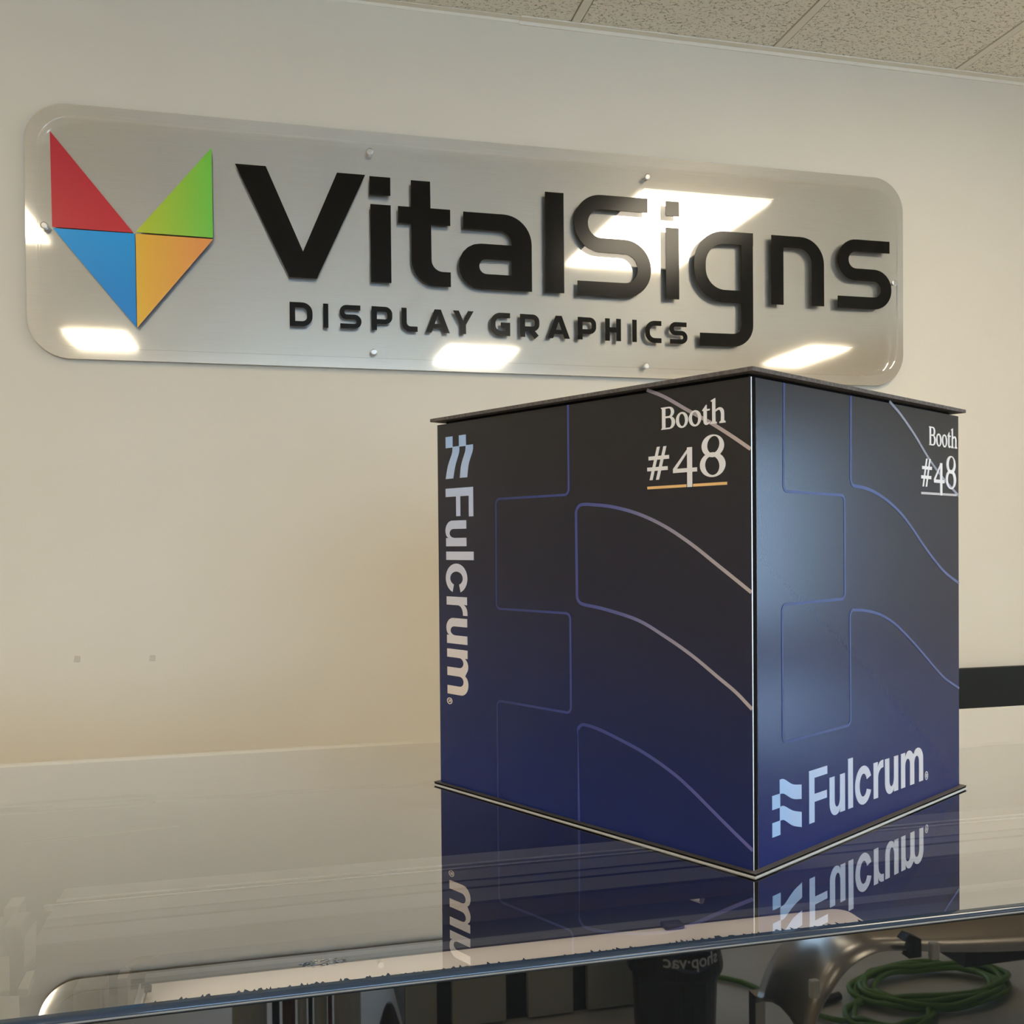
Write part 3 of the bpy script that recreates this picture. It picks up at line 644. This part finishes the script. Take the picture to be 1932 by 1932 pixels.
def num():
    G = []; z0 = .3638
    # hash
    for a in (.3411, .3492): G.append([[(a,.3648), (a+.0036,.3648), (a+.0131,.3972), (a+.0095,.3972)]])
    G.append([rect(.3382,.3637,.3738,.3775)]); G.append([rect(.3400,.3655,.3846,.3883)])
    # 4
    G.append([rect(.3873,.3931,.3558,.3938)]); G.append([rect(.3704,.3988,.3702,.3741)])
    G.append([[(.3704,.3702), (.3738,.3728), (.3880,.3895), (.3920,.3938), (.3890,.3938), (.3704,.3741)]])
    # 8: figure-of-eight stroke of swelling weight
    def E8():
        pts, ws = [], []
        N8 = 72
        for i in range(N8):
            a = 2*math.pi*i/N8
            z = math.sin(a); pts.append((z, a))
        return pts
    up_o = [(.4170+.0126*math.cos(a), .3930+.0106*math.sin(a)) for a in [2*math.pi*i/40 for i in range(40)]]
    up_i = [(.4176+.0070*math.cos(a)+.0008*math.sin(a), .3941+.0080*math.sin(a)) for a in [2*math.pi*i/32 for i in range(32)]]
    lo_o = [(.4167+.0144*math.cos(a), .3754+.0116*math.sin(a)) for a in [2*math.pi*i/40 for i in range(40)]]
    lo_i = [(.4163+.0082*math.cos(a)-.0008*math.sin(a), .3746+.0089*math.sin(a)) for a in [2*math.pi*i/32 for i in range(32)]]
    G.append([up_o, up_i[::-1]]); G.append([lo_o, lo_i[::-1]])
    return G
ul = [[rect(.3380,.3862,.3559,.3586)], [rect(.3941,.4328,.3559,.3586)]]
BZ = .4134
decal('booth_lettering', place(booth(), lambda a, b: (a, BZ+b)), text_print, left, .0005)
decal('booth_lettering', place(num(), lambda a, b: (a, b)), text_print, left, .0005)
decal('underline', ul, orange_print, left)
decal('booth_lettering', place(booth(), lambda a, b: (a+.0042, BZ-.0008+b)), text_print, right, .0005)
decal('booth_lettering', place(num(), lambda a, b: (a+.0018, b-.0006)), text_print, right, .0005)
decal('underline', [[[(a+.0020, b-.0006) for a, b in lp] for lp in sh] for sh in ul], sheen_print, right)

# ------------------------------------------------------------------ room behind the camera, mirrored in the printer's front
vac = thing('shop_vacuum', (1.15, -1.365, 0), 'black canister shop vacuum with oval label mirrored in the printer front', 'vacuum')
obj('canister', MB().lathe([(.118,.03), (.122,.05), (.128,.22), (.132,.225)], (1.15,-1.365,0)), vac_black, vac, smooth=False)
obj('motor_lid', MB().lathe([(.142,.222), (.145,.235), (.143,.25), (.132,.30), (.115,.335), (.07,.36), (.02,.365)], (1.15,-1.365,0)), vac_black, vac)
lbl = obj('label', MB().extrude([[(1.152+.068*math.cos(a), .288+.030*math.sin(a)) for a in [2*math.pi*i/32 for i in range(32)]]], lambda a, b, d: (a, -1.365+math.sqrt(max(.0001, .1425**2-(a-1.15)**2))-(b-.25)*.16+d, b), .006, -.004), vac_blue, vac)
fc = bpy.data.curves.new('t', 'FONT'); fc.body = 'shop\u00b7vac'; fc.size = .049; fc.align_x = 'CENTER'; fc.align_y = 'CENTER'; fc.offset = .0007
tmp = bpy.data.objects.new('t', fc); C.objects.link(tmp); bpy.context.view_layer.update()
tme = bpy.data.meshes.new_from_object(tmp.evaluated_get(bpy.context.evaluated_depsgraph_get())); bpy.data.objects.remove(tmp)
q = MB()
for pl in tme.polygons: q.face([(1.150-tme.vertices[i].co.x, -1.365+math.sqrt(max(.0001, .1425**2-tme.vertices[i].co.x**2))-(.289+tme.vertices[i].co.y-.25)*.16+.0075, .289+tme.vertices[i].co.y) for i in pl.vertices])
obj('lettering', q, label_white, lbl)
for k in range(3):
    a = math.radians(90+120*k); obj('caster', MB().lathe([(.02,0), (.024,.012), (.02,.03)], (1.15+.10*math.cos(a), -1.365+.10*math.sin(a), .001), 12), vac_black, vac)
cab = thing('storage_cabinet', (.76, -1.75, 0), 'grey-doored storage cabinet mirrored in the printer front beside the vacuum', 'cabinet')
obj('carcass', MB().box(.36, 1.15, -1.95, -1.60, 0, .85), vac_black, cab)
for a, b in ((.362,.456), (.504,.674), (.745,.893), (.942,1.147)): obj('door', MB().box(a, b, -1.60, -1.572, .01, .84), board_grey, cab, bevel=.002)
for i, (x, r, h, m, lab) in enumerate([(-.09,.045,.62,(.40,.40,.35),'wide pale fabric roll at the far end of the row'), (-.022,.010,.60,(.012,.02,.04),'thin navy roll between pale and maroon rolls'), (.012,.017,.60,(.10,.035,.03),'maroon fabric roll beside the thin navy roll'),
        (.047,.012,.61,(.42,.42,.38),'thin pale roll beside the maroon one'), (.069,.006,.60,(.012,.018,.035),'very thin dark pole between pale rolls'), (.096,.017,.62,(.42,.42,.37),'pale roll left of the thin maroon pole'), (.121,.006,.60,(.11,.03,.03),'very thin maroon pole next to the widest pale roll'), (.168,.036,.62,(.42,.42,.36),'widest pale roll beside the black bag')]):
    tag(obj('fabric_roll', MB().lathe([(r*.9,.001), (r,.006), (r,h-.005), (r*.8,h)], (x,-1.31,0), 20), mat('roll_fabric', (*m, 1), .7)), lab+', mirrored in printer front', 'roll', 'rolls standing behind the camera')
end = thing('hose_coupling', (1.70,-1.40,0), 'black coupling lying by the green hose on the floor, mirrored in the printer front', 'coupling')
obj('grip', MB().tube([(1.68,-1.425,.016), (1.76,-1.445,.016)], .014, 10), vac_black, end)
obj('collar', MB().tube([(1.655,-1.419,.016), (1.68,-1.425,.016)], .010, 10), steel, end)
tag(obj('cone_bag', MB().lathe([(.10,.001), (.095,.02), (.014,.285), (.006,.30)], (.268,-1.18,0), 24), vac_black), 'black cone-shaped bag on the floor mirrored in the printer front', 'bag')
tray = thing('media_tray', (1.6, -1.0, 0), 'curved stainless steel media tray with white clips mirrored in the printer front', 'tray')
A_ = crom([(1.250,-.772,.25), (1.267,-.772,.319), (1.295,-.772,.370), (1.354,-.772,.439), (1.428,-.772,.473), (1.503,-.772,.474), (1.657,-.772,.453), (1.867,-.772,.433), (2.10,-.772,.42)], 5)
B_ = crom([(1.290,-1.122,.20), (1.311,-1.122,.265), (1.336,-1.122,.315), (1.377,-1.122,.363), (1.444,-1.122,.374), (1.580,-1.122,.365), (1.843,-1.122,.352), (2.178,-1.122,.342), (2.5,-1.122,.33)], 5)
q = MB()
nA = len(A_); rows = 7
grid = [[tuple(Vector(a).lerp(Vector(b), v/(rows-1))+Vector((0, 0, .05*math.sin(math.pi*v/(rows-1))))) for v in range(rows)] for a, b in zip(A_, B_)]
for i in range(nA-1):
    for v in range(rows-1): q.face([grid[i][v], grid[i+1][v], grid[i+1][v+1], grid[i][v+1]])
o = obj('tray_sheet', q, steel, tray, smooth=True); sm = o.modifiers.new('thick', 'SOLIDIFY'); sm.thickness = .004
for x, y, z, m in ((1.262,-.764,.405,white_plastic), (1.60,-.764,.462,white_plastic)): obj('clip', MB().box(x-.012, x+.012, y-.012, y+.006, z-.022, z+.022), m, tray, bevel=.004)
obj('clip', MB().extrude([[(1.52,.455), (1.555,.455), (1.555,.50), (1.52,.515), (1.505,.50), (1.535,.495)]], lambda a, b, d: (a, -.775+d, b), .02, -.01), cable_black, tray)
obj('tray_body', MB().box(1.95, 2.9, -1.30, -1.09, .24, .33), vac_black, tray)
for x in (1.29, 2.80): obj('leg', MB().box(x, x+.03, -1.16, -1.12, 0, .22 if x < 2 else .25), steel, tray)
# green hose: coil on the floor plus the free run past the vacuum
pts = [(1.38,-1.72,.012), (1.502,-1.626,.012), (1.56,-1.48,.012), (1.601,-1.39,.012), (1.68,-1.30,.014)]
def loops(cx, cy, rx, ry, turns, a0, zb, wob):
    for k in range(turns*14):
        a = a0+k/14*2*math.pi; u = 1+wob*math.sin(a*.41+1); v = 1+wob*math.cos(a*.29)
        pts.append((cx+rx*u*math.cos(a)+.05*wob*math.sin(a*.23), cy+ry*v*math.sin(a), zb+.004*(k//14)+.005*(k % 3)))
loops(1.84, -1.30, .135, .085, 2, -2.6, .014, .10)
loops(2.08, -1.42, .245, .125, 6, -2.4, .016, .17)
tag(obj('green_hose', MB().tube(crom(pts, 3), .0092, 7), hose_green, smooth=True), 'long green hose coiled on the concrete floor mirrored in the printer front', 'hose')
